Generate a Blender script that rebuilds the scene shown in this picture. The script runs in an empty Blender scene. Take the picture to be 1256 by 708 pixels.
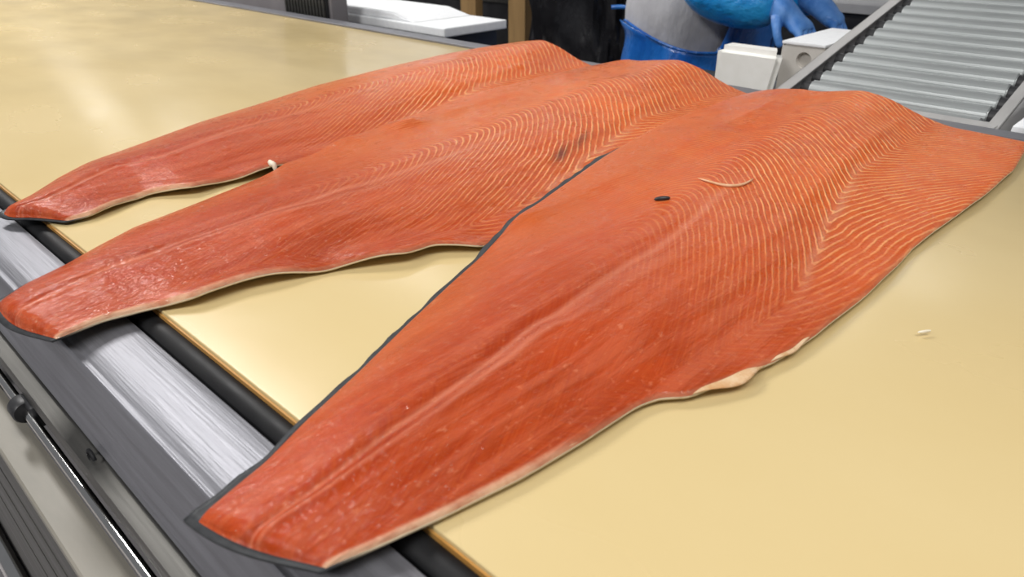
import bpy, bmesh, math, random
import numpy as np
from mathutils import Vector, Matrix
random.seed(7); np.random.seed(7)
C = bpy.context.scene.collection
S = bpy.context.scene
PI = math.pi

# ------------------------------------------------------------------ camera
cam_d = bpy.data.cameras.new('camera'); cam = bpy.data.objects.new('camera', cam_d); C.objects.link(cam)
R_ = Vector((0.72050967, 0.69344489, 0)); U_ = Vector((-0.3199227, 0.33240911, 0.8872168)); F_ = Vector((-0.61523596, 0.63924828, -0.46135274))
M = Matrix((R_, U_, -F_)).transposed().to_4x4(); M.translation = Vector((0, 0, 1.25))
cam.matrix_world = M
cam_d.sensor_width = 36; cam_d.lens = 900 / 1256 * 36; cam_d.clip_start = 0.02; cam_d.clip_end = 60
cam_d.dof.use_dof = True; cam_d.dof.focus_distance = 0.66; cam_d.dof.aperture_fstop = 11
S.camera = cam

# ------------------------------------------------------------------ world, lamps, exposure
W = bpy.data.worlds.new('world'); S.world = W; W.use_nodes = True
W.node_tree.nodes['Background'].inputs[0].default_value = (0.93, 0.95, 1.0, 1)
W.node_tree.nodes['Background'].inputs[1].default_value = 0.20
def area(name, loc, sx, sy, power, col=(1, 0.985, 0.96), target=None):
    d = bpy.data.lights.new(name, 'AREA'); d.shape = 'RECTANGLE'; d.size = sx; d.size_y = sy; d.energy = power; d.color = col
    o = bpy.data.objects.new(name, d); C.objects.link(o); o.location = loc
    if target is not None:
        o.rotation_euler = (Vector(target) - Vector(loc)).to_track_quat('-Z', 'Y').to_euler()
    return o
LAMPS = [(-4.1, 2.65), (-6.9, 2.65), (-9.7, 2.65), (-3.0, 0.35)]
BACK = [(-2.0, 5.0), (-4.2, 5.0), (-6.4, 5.0), (-1.9, 7.6), (-4.4, 7.6), (-6.9, 7.6)]
for lx, ly in BACK:
    area('ceiling_lamp_light', (lx, ly, 3.38), 1.2, 0.16, 14)
for i, (lx, ly) in enumerate(LAMPS):
    area('ceiling_lamp_light', (lx, ly, 3.38), 1.5, 0.16 if i < 3 else 0.3, 8 if i < 3 else 112)
area('ceiling_lamp_light', (0.9, 0.1, 3.38), 1.5, 0.30, 45)
area('ceiling_lamp_light', (-0.6, -2.6, 3.38), 1.5, 0.30, 130)
WALL_FILL = [(-12.5, 8.9), (-18.0, 8.9)]  # added fill lights: brighten the back wall so the belt reflects it
for lx, ly in WALL_FILL:
    area('wall_fill_light', (lx, ly, 3.3), 1.5, 0.30, 150, target=(lx, 11.4, 2.3))
S.view_settings.view_transform = 'Standard'; S.view_settings.look = 'None'; S.view_settings.gamma = 1; S.view_settings.use_curve_mapping = False
S.view_settings.exposure = -0.22
S.cycles.use_denoising = True

# ------------------------------------------------------------------ helpers
def link(name, me, mat=None, parent=None):
    o = bpy.data.objects.new(name, me); C.objects.link(o)
    if mat is not None:
        me.materials.append(mat)
    if parent is not None: o.parent = parent
    return o
def obj(name, bm, mat, parent=None, smooth=True, loc=None):
    me = bpy.data.meshes.new(name); bm.normal_update(); bm.to_mesh(me); bm.free()
    for p in me.polygons: p.use_smooth = smooth
    if smooth:
        try: me.set_sharp_from_angle(angle=math.radians(42))
        except Exception: pass
    o = link(name, me, mat, parent)
    if loc is not None: o.location = loc
    return o
def thing(name, label, cat, loc=(0, 0, 0), group=None):
    o = bpy.data.objects.new(name, None); C.objects.link(o); o.location = loc
    o.empty_display_size = 0.05
    return tag(o, label, cat, group)
def tag(o, label, cat, group=None):
    o['label'] = label; o['category'] = cat
    if group: o['group'] = group
    return o
def struct(o): o['kind'] = 'structure'; return o
def box(bm, c, s, bevel=0.0, seg=2, rot=None):
    t = bmesh.new(); bmesh.ops.create_cube(t, size=1)
    bmesh.ops.scale(t, vec=s, verts=t.verts)
    if bevel > 0: bmesh.ops.bevel(t, geom=t.edges[:], offset=bevel, segments=seg, profile=0.7, affect='EDGES')
    if rot is not None: bmesh.ops.rotate(t, matrix=rot, cent=(0, 0, 0), verts=t.verts)
    bmesh.ops.translate(t, vec=c, verts=t.verts)
    merge(bm, t); return bm
def merge(bm, t):
    me = bpy.data.meshes.new('tmp'); t.to_mesh(me); t.free(); bm.from_mesh(me); bpy.data.meshes.remove(me)
def cyl(bm, p0, p1, r, n=24, r2=None, bevel=0):
    p0 = Vector(p0); p1 = Vector(p1); d = p1 - p0
    t = bmesh.new(); bmesh.ops.create_cone(t, cap_ends=True, segments=n, radius1=r, radius2=r if r2 is None else r2, depth=d.length)
    if bevel > 0:
        es = [e for e in t.edges if all(abs(abs(v.co.z) - d.length / 2) < 1e-6 for v in e.verts)]
        bmesh.ops.bevel(t, geom=es, offset=bevel, segments=3, affect='EDGES')
    bmesh.ops.rotate(t, matrix=d.to_track_quat('Z', 'Y').to_matrix(), cent=(0, 0, 0), verts=t.verts)
    bmesh.ops.translate(t, vec=(p0 + p1) / 2, verts=t.verts); merge(bm, t); return bm
def profile_x(bm, pts, x0, x1, closed=False, nx=1):
    """sweep a (y,z) polyline along x"""
    rows = []
    for i in range(nx + 1):
        x = x0 + (x1 - x0) * i / nx
        rows.append([bm.verts.new((x, y, z)) for y, z in pts])
    n = len(pts)
    for a, b in zip(rows[:-1], rows[1:]):
        for k in range(n if closed else n - 1):
            bm.faces.new((a[k], a[(k + 1) % n], b[(k + 1) % n], b[k]))
    if closed:
        bm.faces.new(rows[0]); bm.faces.new(rows[-1][::-1])
    bmesh.ops.recalc_face_normals(bm, faces=bm.faces)
    return bm
def lathe(bm, prof, n=32, cent=(0, 0, 0)):
    rows = []
    for r, z in prof:
        rows.append([bm.verts.new((cent[0] + r * math.cos(2 * PI * k / n), cent[1] + r * math.sin(2 * PI * k / n), cent[2] + z)) for k in range(n)])
    for a, b in zip(rows[:-1], rows[1:]):
        for k in range(n): bm.faces.new((a[k], a[(k + 1) % n], b[(k + 1) % n], b[k]))
    bm.faces.new(rows[0][::-1]); bm.faces.new(rows[-1])
    return bm
def tube(bm, pts, rad, n=10):
    pts = [Vector(p) for p in pts]; rows = []
    for i, p in enumerate(pts):
        d = (pts[min(i + 1, len(pts) - 1)] - pts[max(i - 1, 0)]).normalized()
        q = d.to_track_quat('Z', 'Y'); r = rad[i] if hasattr(rad, '__len__') else rad
        rows.append([bm.verts.new(p + q @ Vector((r * math.cos(2 * PI * k / n), r * math.sin(2 * PI * k / n), 0))) for k in range(n)])
    for a, b in zip(rows[:-1], rows[1:]):
        for k in range(n): bm.faces.new((a[k], a[(k + 1) % n], b[(k + 1) % n], b[k]))
    bm.faces.new(rows[0][::-1]); bm.faces.new(rows[-1]); return bm
def skin(name, joints, edges, mat, parent, sub=2, root=0):
    me = bpy.data.meshes.new(name); me.from_pydata([j[0] for j in joints], edges, []); o = link(name, me, mat, parent)
    m = o.modifiers.new('skin', 'SKIN'); m.use_smooth_shade = True
    for i, j in enumerate(joints):
        r = j[1]; me.skin_vertices[0].data[i].radius = r if hasattr(r, '__len__') else (r, r)
        me.skin_vertices[0].data[i].use_root = (i == root)
    s = o.modifiers.new('sub', 'SUBSURF'); s.levels = sub; s.render_levels = sub
    return o
def bake(o):
    dg = bpy.context.evaluated_depsgraph_get(); me = bpy.data.meshes.new_from_object(o.evaluated_get(dg))
    o.modifiers.clear(); o.data = me
    for p in me.polygons: p.use_smooth = True
    return o

# ------------------------------------------------------------------ materials
def mat(name, base=(0.5, 0.5, 0.5), rough=0.5, metal=0.0, coat=0.0, spec=0.5):
    m = bpy.data.materials.new(name); m.use_nodes = True
    b = m.node_tree.nodes['Principled BSDF']
    b.inputs['Base Color'].default_value = (*base, 1); b.inputs['Roughness'].default_value = rough; b.inputs['Metallic'].default_value = metal
    b.inputs['Coat Weight'].default_value = coat; b.inputs['Specular IOR Level'].default_value = spec
    return m, m.node_tree.nodes, m.node_tree.links, b
def N(nodes, typ, **kw):
    n = nodes.new(typ)
    for k, v in kw.items():
        if k in n.inputs: n.inputs[k].default_value = v
        else: setattr(n, k, v)
    return n
def noise_mat(name, c1, c2, scale=(8, 8, 8), rough=(0.4, 0.6), metal=0.0, bump=0.1, bscale=None, detail=6, coat=0, dist=0.002, lo=0.35, hi=0.65, spec=0.5):
    m, nd, lk, b = mat(name, c1, rough[0], metal, coat, spec)
    tc = N(nd, 'ShaderNodeTexCoord'); mp = N(nd, 'ShaderNodeMapping'); mp.inputs['Scale'].default_value = scale
    lk.new(tc.outputs['Object'], mp.inputs['Vector'])
    nz = N(nd, 'ShaderNodeTexNoise', Scale=1.0, Detail=detail, Roughness=0.6); lk.new(mp.outputs[0], nz.inputs['Vector'])
    rp = N(nd, 'ShaderNodeMapRange'); rp.inputs[1].default_value = lo; rp.inputs[2].default_value = hi; lk.new(nz.outputs[0], rp.inputs[0])
    mx = N(nd, 'ShaderNodeMix', data_type='RGBA'); mx.inputs[6].default_value = (*c1, 1); mx.inputs[7].default_value = (*c2, 1)
    lk.new(rp.outputs[0], mx.inputs[0]); lk.new(mx.outputs[2], b.inputs['Base Color'])
    rr = N(nd, 'ShaderNodeMapRange'); rr.inputs[3].default_value = rough[0]; rr.inputs[4].default_value = rough[1]; lk.new(rp.outputs[0], rr.inputs[0]); lk.new(rr.outputs[0], b.inputs['Roughness'])
    if bump:
        n2 = nz
        if bscale:
            mp2 = N(nd, 'ShaderNodeMapping'); mp2.inputs['Scale'].default_value = bscale; lk.new(tc.outputs['Object'], mp2.inputs['Vector'])
            n2 = N(nd, 'ShaderNodeTexNoise', Scale=1.0, Detail=4.0); lk.new(mp2.outputs[0], n2.inputs['Vector'])
        bp = N(nd, 'ShaderNodeBump', Strength=bump, Distance=dist); lk.new(n2.outputs[0], bp.inputs['Height']); lk.new(bp.outputs[0], b.inputs['Normal'])
    return m
m_steel = noise_mat('brushed_steel', (0.19, 0.19, 0.21), (0.26, 0.26, 0.285), (6, 160, 160), (0.42, 0.52), 0.62, 0.6, (14, 420, 420), dist=0.0006)
m_steel_dull = noise_mat('dull_steel', (0.11, 0.107, 0.10), (0.16, 0.155, 0.145), (5, 90, 90), (0.42, 0.55), 0.85, 0.2, (10, 300, 300), dist=0.0006)
m_ledge = noise_mat('beige_painted_ledge', (0.20, 0.185, 0.155), (0.26, 0.24, 0.205), (5, 25, 25), (0.45, 0.6), 0.0, 0.1)
m_darkpanel = noise_mat('dark_grey_panel', (0.045, 0.044, 0.040), (0.08, 0.077, 0.07), (3, 60, 60), (0.4, 0.55), 0.3, 0.1)
m_chrome = noise_mat('chrome', (0.75, 0.74, 0.72), (0.82, 0.81, 0.79), (20, 20, 20), (0.08, 0.15), 1.0, 0)
m_rubber = noise_mat('black_rubber', (0.004, 0.004, 0.005), (0.009, 0.009, 0.010), (20, 40, 40), (0.5, 0.65), 0.0, 0.08, spec=0.3)
m_black = noise_mat('black_plastic', (0.010, 0.010, 0.012), (0.02, 0.02, 0.022), (20, 20, 20), (0.4, 0.55), 0.0, 0.05)
m_grey = noise_mat('grey_plastic', (0.30, 0.30, 0.31), (0.36, 0.36, 0.37), (6, 6, 6), (0.45, 0.6), 0.0, 0.05)
m_cab = noise_mat('mauve_grey_paint', (0.17, 0.155, 0.16), (0.22, 0.205, 0.21), (6, 6, 6), (0.4, 0.5), 0.0, 0.05)
m_roller = noise_mat('roller_zinc', (0.34, 0.36, 0.36), (0.42, 0.44, 0.44), (4, 40, 40), (0.38, 0.48), 0.55, 0.05)
m_rail = noise_mat('rail_steel', (0.42, 0.41, 0.40), (0.50, 0.49, 0.48), (40, 5, 40), (0.4, 0.5), 0.3, 0.05)
m_foam = noise_mat('white_foam', (0.80, 0.81, 0.83), (0.86, 0.87, 0.88), (90, 90, 90), (0.7, 0.85), 0.0, 0.15, (400, 400, 400), dist=0.0008)
m_foam_warm = noise_mat('cream_foam', (0.84, 0.83, 0.78), (0.88, 0.87, 0.83), (50, 50, 50), (0.6, 0.8), 0.0, 0.12, (400, 400, 400), dist=0.0008)
m_wood = noise_mat('tan_board', (0.24, 0.145, 0.055), (0.33, 0.20, 0.08), (30, 30, 3), (0.6, 0.8), 0.0, 0.1)
m_floor = noise_mat('grey_floor', (0.26, 0.245, 0.25), (0.34, 0.325, 0.33), (2, 2, 2), (0.3, 0.55), 0.0, 0.05)
m_wall = noise_mat('wall_paint', (0.62, 0.63, 0.64), (0.66, 0.67, 0.68), (1, 1, 1), (0.5, 0.6), 0.0, 0)
m_coat = noise_mat('grey_work_coat', (0.40, 0.395, 0.42), (0.50, 0.495, 0.52), (9, 9, 9), (0.75, 0.9), 0.0, 0.6, (14, 14, 6), dist=0.02)
m_apron = noise_mat('blue_plastic_apron', (0.008, 0.085, 0.36), (0.018, 0.17, 0.55), (9, 9, 4), (0.22, 0.35), 0.0, 0.7, (22, 22, 8), dist=0.02, coat=0.4)
m_sleeve = noise_mat('blue_oversleeve', (0.004, 0.17, 0.58), (0.02, 0.33, 0.72), (12, 12, 12), (0.25, 0.4), 0.0, 0.6, (26, 26, 40), dist=0.012, coat=0.3)
m_glove = noise_mat('light_blue_glove', (0.05, 0.19, 0.55), (0.12, 0.30, 0.68), (30, 30, 30), (0.4, 0.5), 0.0, 0.3, (70, 70, 70), dist=0.004)
m_skinp = noise_mat('face_skin', (0.55, 0.33, 0.24), (0.62, 0.38, 0.28), (20, 20, 20), (0.5, 0.6), 0.0, 0)
m_dark = noise_mat('dark_trousers', (0.02, 0.022, 0.03), (0.03, 0.032, 0.04), (20, 20, 20), (0.8, 0.9), 0.0, 0.1)
m_bag = noise_mat('black_bin_bag', (0.004, 0.004, 0.005), (0.010, 0.010, 0.012), (6, 6, 4), (0.16, 0.3), 0.0, 0.35, (26, 26, 9), dist=0.02)
m_led = bpy.data.materials.new('lamp_diffuser'); m_led.use_nodes = True
_b = m_led.node_tree.nodes['Principled BSDF']; _b.inputs['Emission Color'].default_value = (1, 0.98, 0.95, 1); _b.inputs['Emission Strength'].default_value = 3

# belt: cream polymer with faint smudges and a few dark specks
def belt_mat():
    m, nd, lk, b = mat('cream_belt', (0.7, 0.53, 0.26), 0.3, spec=0.42)
    tc = N(nd, 'ShaderNodeTexCoord')
    def nz(scale, detail=5):
        mp = N(nd, 'ShaderNodeMapping'); mp.inputs['Scale'].default_value = scale; lk.new(tc.outputs['Object'], mp.inputs['Vector'])
        n = N(nd, 'ShaderNodeTexNoise', Scale=1.0, Detail=float(detail)); lk.new(mp.outputs[0], n.inputs['Vector']); return n
    n1 = nz((3, 5, 3)); r1 = N(nd, 'ShaderNodeMapRange'); r1.inputs[1].default_value = 0.3; r1.inputs[2].default_value = 0.7; lk.new(n1.outputs[0], r1.inputs[0])
    mx = N(nd, 'ShaderNodeMix', data_type='RGBA'); mx.inputs[6].default_value = (0.615, 0.47, 0.225, 1); mx.inputs[7].default_value = (0.64, 0.50, 0.255, 1); lk.new(r1.outputs[0], mx.inputs[0])
    # specks
    vo = N(nd, 'ShaderNodeTexVoronoi', Scale=11.0); lk.new(tc.outputs['Object'], vo.inputs['Vector'])
    lt = N(nd, 'ShaderNodeMapRange'); lt.inputs[1].default_value = 0.020; lt.inputs[2].default_value = 0.045; lt.inputs[3].default_value = 0.35; lt.inputs[4].default_value = 0; lk.new(vo.outputs[0], lt.inputs[0])
    n3 = nz((6, 6, 6)); g3 = N(nd, 'ShaderNodeMath', operation='GREATER_THAN'); g3.inputs[1].default_value = 0.56; lk.new(n3.outputs[0], g3.inputs[0])
    mu = N(nd, 'ShaderNodeMath', operation='MULTIPLY'); lk.new(lt.outputs[0], mu.inputs[0]); lk.new(g3.outputs[0], mu.inputs[1])
    m2 = N(nd, 'ShaderNodeMix', data_type='RGBA'); m2.inputs[7].default_value = (0.30, 0.22, 0.10, 1); lk.new(mx.outputs[2], m2.inputs[6]); lk.new(mu.outputs[0], m2.inputs[0])
    lk.new(m2.outputs[2], b.inputs['Base Color'])
    n4 = nz((5, 9, 5), 4); rr = N(nd, 'ShaderNodeMapRange'); rr.inputs[1].default_value = 0.35; rr.inputs[2].default_value = 0.65; rr.inputs[3].default_value = 0.20; rr.inputs[4].default_value = 0.28; lk.new(n4.outputs[0], rr.inputs[0]); lk.new(rr.outputs[0], b.inputs['Roughness'])
    n5 = nz((25, 60, 25), 6); bp = N(nd, 'ShaderNodeBump', Strength=0.02, Distance=0.0012); lk.new(n5.outputs[0], bp.inputs['Height']); lk.new(bp.outputs[0], b.inputs['Normal'])
    return m
m_belt = belt_mat()
m_beltedge = noise_mat('belt_edge_amber', (0.45, 0.22, 0.05), (0.52, 0.28, 0.08), (20, 20, 20), (0.35, 0.5), 0, 0)

# salmon flesh: muscle bands (phase), fat lines, tone along the fish, stains
def flesh_mat():
    m, nd, lk, b = mat('salmon_flesh', (0.6, 0.12, 0.05), 0.35)
    def attr(n):
        a = N(nd, 'ShaderNodeAttribute'); a.attribute_name = n; return a.outputs['Fac']
    def math_(op, a, bb=None, cl=False):
        n = N(nd, 'ShaderNodeMath', operation=op); n.use_clamp = cl
        for i, v in enumerate((a, bb)):
            if v is None: continue
            if isinstance(v, (int, float)): n.inputs[i].default_value = v
            else: lk.new(v, n.inputs[i])
        return n.outputs[0]
    def rng(v, a, b2, c=0.0, d=1.0, smooth=True):
        n = N(nd, 'ShaderNodeMapRange'); n.interpolation_type = 'SMOOTHSTEP' if smooth else 'LINEAR'
        for i, x in zip((1, 2, 3, 4), (a, b2, c, d)): n.inputs[i].default_value = x
        lk.new(v, n.inputs[0]); return n.outputs[0]
    def mixc(f, a, bb):
        n = N(nd, 'ShaderNodeMix', data_type='RGBA')
        if isinstance(f, float): n.inputs[0].default_value = f
        else: lk.new(f, n.inputs[0])
        for i, v in ((6, a), (7, bb)):
            if isinstance(v, tuple): n.inputs[i].default_value = (*v, 1)
            else: lk.new(v, n.inputs[i])
        return n.outputs[2]
    tc = N(nd, 'ShaderNodeTexCoord')
    def nz(scale, detail=4, src=None):
        mp = N(nd, 'ShaderNodeMapping'); mp.inputs['Scale'].default_value = scale; lk.new(src or tc.outputs['Object'], mp.inputs['Vector'])
        n = N(nd, 'ShaderNodeTexNoise', Scale=1.0, Detail=float(detail), Roughness=0.6); lk.new(mp.outputs[0], n.inputs['Vector']); return n.outputs[0]
    ph = attr('phase'); ls = attr('line_strength'); tone = attr('tone'); dors = attr('dorsal'); fat = attr('fat'); stain = attr('stain'); mid = attr('midline'); flap = attr('flap'); grain = attr('grain')
    # fat lines
    wob = math_('ADD', math_('MULTIPLY', math_('SUBTRACT', nz((30, 30, 30), 4), 0.5), 0.9), math_('MULTIPLY', math_('SUBTRACT', nz((8, 8, 8), 2), 0.5), 1.6))
    p2 = math_('ADD', ph, wob)
    fr = math_('ABSOLUTE', math_('SUBTRACT', math_('FRACT', p2), 0.5))
    line = rng(fr, 0.25, 0.47)
    brk = rng(nz((55, 55, 55), 3), 0.30, 0.62)
    line_s = math_('MULTIPLY', math_('MULTIPLY', line, ls), math_('ADD', math_('MULTIPLY', brk, 0.75), 0.25))
    # fine fibres following the muscle bands
    cv = N(nd, 'ShaderNodeCombineXYZ'); lk.new(math_('MULTIPLY', ph, 3.2), cv.inputs[0]); lk.new(math_('MULTIPLY', grain, 9.0), cv.inputs[1])
    fib = rng(nz((1, 1, 1), 4, cv.outputs[0]), 0.35, 0.68)
    # streaks along the fish in the tail half
    streak = rng(nz((110, 9, 60), 5), 0.38, 0.64)
    blotch = rng(nz((9, 6, 9), 4), 0.32, 0.68)
    base = mixc(tone, (0.27, 0.026, 0.006), (0.70, 0.108, 0.009))
    base = mixc(math_('MULTIPLY', rng(nz((26, 17, 26), 5), 0.40, 0.66), 0.40), base, (0.50, 0.062, 0.012))
    base = mixc(math_('MULTIPLY', blotch, 0.48), base, (0.42, 0.042, 0.008))
    tailw = math_('SUBTRACT', 1.0, tone, True)
    base = mixc(math_('MULTIPLY', math_('MULTIPLY', streak, tailw), 0.42), base, (0.56, 0.14, 0.07))
    base = mixc(math_('MULTIPLY', dors, 0.5), base, (0.52, 0.12, 0.030))
    base = mixc(math_('MULTIPLY', flap, 0.5), base, (0.58, 0.085, 0.014))
    base = mixc(math_('MULTIPLY', fib, math_('ADD', math_('MULTIPLY', ls, 0.30), 0.12)), base, (0.76, 0.19, 0.032))
    base = mixc(math_('MULTIPLY', line_s, 0.85), base, (0.90, 0.45, 0.18))
    base = mixc(math_('MULTIPLY', mid, 0.5), base, (0.70, 0.28, 0.17))
    base = mixc(math_('MULTIPLY', rng(nz((240, 150, 240), 4), 0.58, 0.74), 0.22), base, (0.80, 0.36, 0.20))
    fatn = math_('MULTIPLY', fat, rng(nz((60, 60, 60), 3), 0.25, 0.6, 0.35, 1.0))
    base = mixc(fatn, base, (0.80, 0.50, 0.32))
    base = mixc(stain, base, (0.06, 0.025, 0.025))
    lk.new(base, b.inputs['Base Color'])
    lk.new(rng(nz((45, 30, 45), 5), 0.35, 0.65, 0.24, 0.42), b.inputs['Roughness'])
    b.inputs['Subsurface Weight'].default_value = 0.06; b.inputs['Subsurface Radius'].default_value = (1.0, 0.3, 0.15); b.inputs['Subsurface Scale'].default_value = 0.006
    b.inputs['Coat Weight'].default_value = 0.32; b.inputs['Coat Roughness'].default_value = 0.05; b.inputs['Specular IOR Level'].default_value = 0.05
    h = math_('ADD', math_('MULTIPLY', line_s, 0.85), math_('MULTIPLY', nz((170, 130, 170), 4), 0.75))
    h = math_('ADD', h, math_('MULTIPLY', math_('MULTIPLY', streak, tailw), 0.7))
    h = math_('ADD', h, math_('MULTIPLY', nz((40, 26, 40), 3), 1.1))
    bp = N(nd, 'ShaderNodeBump', Strength=0.55, Distance=0.0016); lk.new(h, bp.inputs['Height']); lk.new(bp.outputs[0], b.inputs['Normal'])
    h2 = math_('ADD', math_('MULTIPLY', nz((230, 190, 230), 3), 1.0), math_('MULTIPLY', line_s, 0.5))
    h2 = math_('ADD', h2, math_('MULTIPLY', nz((70, 40, 70), 4), 1.6))
    bc = N(nd, 'ShaderNodeBump', Strength=0.9, Distance=0.0017); lk.new(h2, bc.inputs['Height']); lk.new(bc.outputs[0], b.inputs['Coat Normal'])
    return m
m_flesh = flesh_mat()
def skin_mat():
    m, nd, lk, b = mat('salmon_skin', (0.05, 0.055, 0.06), 0.5, spec=0.3)
    a = N(nd, 'ShaderNodeAttribute'); a.attribute_name = 'belly'
    tc = N(nd, 'ShaderNodeTexCoord'); nz = N(nd, 'ShaderNodeTexNoise', Scale=220.0, Detail=4.0); lk.new(tc.outputs['Object'], nz.inputs['Vector'])
    mx = N(nd, 'ShaderNodeMix', data_type='RGBA'); mx.inputs[6].default_value = (0.010, 0.011, 0.013, 1); mx.inputs[7].default_value = (0.05, 0.053, 0.057, 1); lk.new(nz.outputs[0], mx.inputs[0])
    m2 = N(nd, 'ShaderNodeMix', data_type='RGBA'); m2.inputs[7].default_value = (0.66, 0.54, 0.36, 1); lk.new(mx.outputs[2], m2.inputs[6]); lk.new(a.outputs['Fac'], m2.inputs[0])
    lk.new(m2.outputs[2], b.inputs['Base Color'])
    bp = N(nd, 'ShaderNodeBump', Strength=0.3, Distance=0.0005); lk.new(nz.outputs[0], bp.inputs['Height']); lk.new(bp.outputs[0], b.inputs['Normal'])
    return m
m_fishskin = skin_mat()
m_membrane = noise_mat('pale_membrane', (0.62, 0.34, 0.15), (0.74, 0.54, 0.34), (70, 70, 70), (0.2, 0.35), 0, 0.4, (150, 150, 150), dist=0.001, coat=0.3)

# ------------------------------------------------------------------ room
bm = bmesh.new(); box(bm, (-9, 4.5, -0.05), (32, 17, 0.1)); struct(obj('floor', bm, m_floor, smooth=False))
bm = bmesh.new(); box(bm, (-9, 11.05, 1.75), (32, 0.1, 3.6)); struct(obj('wall_back', bm, m_wall, smooth=False))

# ------------------------------------------------------------------ conveyor table
X0, X1 = -5.2, 1.3
T = 1.0
table = thing('conveyor_table', 'long processing table with a cream belt, black edge roller and stainless steel side', 'table', (-1.5, 0.55, 0))
def rel(o):
    o.parent = table; o.matrix_parent_inverse = Matrix.Translation(-Vector(table.location)); return o
bm = bmesh.new()
pts = [(0.1525, T - 0.0045)]
pts += [(0.1525 + 0.0009 * (1 - math.cos(a)), T - 0.0009 + 0.0009 * math.sin(a)) for a in (0.0, 0.5, 1.0, 1.57)]
pts += [(1.032, T), (1.034, T - 0.001), (1.034, T - 0.0045)]
profile_x(bm, pts, X0, X1, closed=True, nx=1); rel(obj('belt', bm, m_belt))
bm = bmesh.new(); profile_x(bm, [(0.1512, T - 0.0058), (0.1512, T - 0.0026), (0.1524, T - 0.0026), (0.1524, T - 0.0058)], X0, X1, closed=True); rel(obj('belt_edge', bm, m_beltedge, smooth=False))
bm = bmesh.new(); cyl(bm, (X0, 0.1470, T - 0.0135), (X1, 0.1470, T - 0.0135), 0.0088, 28); rel(obj('edge_roller', bm, m_rubber))
bm = bmesh.new()
top = [(0.138, -0.022), (0.1372, -0.010), (0.1352, -0.0068), (0.1315, -0.0062)] + [(0.1315 - 0.0370 * math.sin(a), -0.0062 - 0.0095 * (1 - math.cos(a))) for a in np.linspace(0.12, 1.18, 12)] + [(0.0962, -0.0119), (0.0950, -0.0119), (0.0941, -0.0128), (0.0938, -0.0146), (0.0928, -0.020), (0.0915, -0.0260), (0.0830, -0.062), (0.0850, -0.0635), (0.0935, -0.030), (0.100, -0.020), (0.12, -0.012), (0.134, -0.012), (0.1355, -0.022)]
profile_x(bm, [(y, T + z) for y, z in top], X0, X1, closed=True); rel(obj('side_apron', bm, m_steel))
bm = bmesh.new(); profile_x(bm, [(0.092, T - 0.067), (0.0835, T - 0.0675), (0.0735, T - 0.070), (0.0728, T - 0.073), (0.0728, T - 0.082), (0.092, T - 0.082)], X0, X1, closed=True); rel(obj('upper_rail', bm, m_steel_dull, smooth=False))
bm = bmesh.new(); cyl(bm, (X0, 0.0697, T - 0.092), (X1, 0.0697, T - 0.092), 0.0034, 20); rel(obj('guide_rod', bm, m_chrome))
bm = bmesh.new(); profile_x(bm, [(0.0703, T - 0.118), (0.0475, T - 0.121), (0.0460, T - 0.1225), (0.0455, T - 0.126), (0.0703, T - 0.126)], X0, X1, closed=True); rel(obj('lower_ledge', bm, m_ledge, smooth=False))
bm = bmesh.new()
pp = [(0.0455, T - 0.127)]
for zz in (0.16, 0.21, 0.27):
    pp += [(0.0452, T - zz), (0.048, T - zz - 0.001), (0.048, T - zz - 0.005), (0.0450, T - zz - 0.006)]
pp += [(0.044, T - 0.40), (0.07, T - 0.40), (0.07, T - 0.127)]
profile_x(bm, pp, X0, X1, closed=True); rel(obj('lower_panel', bm, m_darkpanel, smooth=False))
bm = bmesh.new(); cyl(bm, (X0, 0.036, T - 0.425), (X1, 0.036, T - 0.425), 0.012, 20); rel(obj('bottom_pipe', bm, m_chrome))
bm = bmesh.new(); box(bm, ((X0 + X1) / 2, 0.58, T - 0.225), (X1 - X0, 0.84, 0.38)); rel(obj('frame_body', bm, m_rubber, smooth=False))
bm = bmesh.new()   # far rim: raised lip, flat strip, down-turned edge
profile_x(bm, [(1.0345, T - 0.02), (1.0345, T + 0.003), (1.0365, T + 0.0042), (1.043, T + 0.0042), (1.0455, T + 0.003), (1.047, T - 0.001), (1.052, T - 0.002), (1.098, T - 0.002), (1.101, T - 0.005), (1.101, T - 0.06), (1.096, T - 0.06), (1.096, T - 0.02)], X0, X1, closed=True); rel(obj('far_rim', bm, m_steel))
for lx in (-4.6, -2.3, 0.9):
    for ly in (0.18, 0.94):
        bm = bmesh.new(); box(bm, (lx, ly, 0.30), (0.06, 0.06, 0.60), 0.004); rel(obj('leg', bm, m_steel_dull, smooth=False))
bm = bmesh.new()   # clamp round the guide rod
t = bmesh.new(); lathe(t, [(0.0036, -0.008), (0.0085, -0.008), (0.0095, -0.006), (0.0095, 0.006), (0.0085, 0.008), (0.0036, 0.008)], 28)
bmesh.ops.rotate(t, matrix=Matrix.Rotation(PI / 2, 3, 'Y'), cent=(0, 0, 0), verts=t.verts); bmesh.ops.translate(t, vec=(-0.588, 0.0697, T - 0.092), verts=t.verts); merge(bm, t)
box(bm, (-0.580, 0.080, T - 0.092), (0.026, 0.020, 0.020), 0.004, 3)
rel(obj('rod_clamp', bm, m_black))
bm = bmesh.new()
tube(bm, [(-0.452 + 0.006 * math.cos(a), 0.0785, T - 0.0655 + 0.005 * math.sin(a)) for a in np.linspace(0.2, PI + 1.3, 16)], 0.0013, 8); rel(obj('cable_clip', bm, m_rubber))

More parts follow.
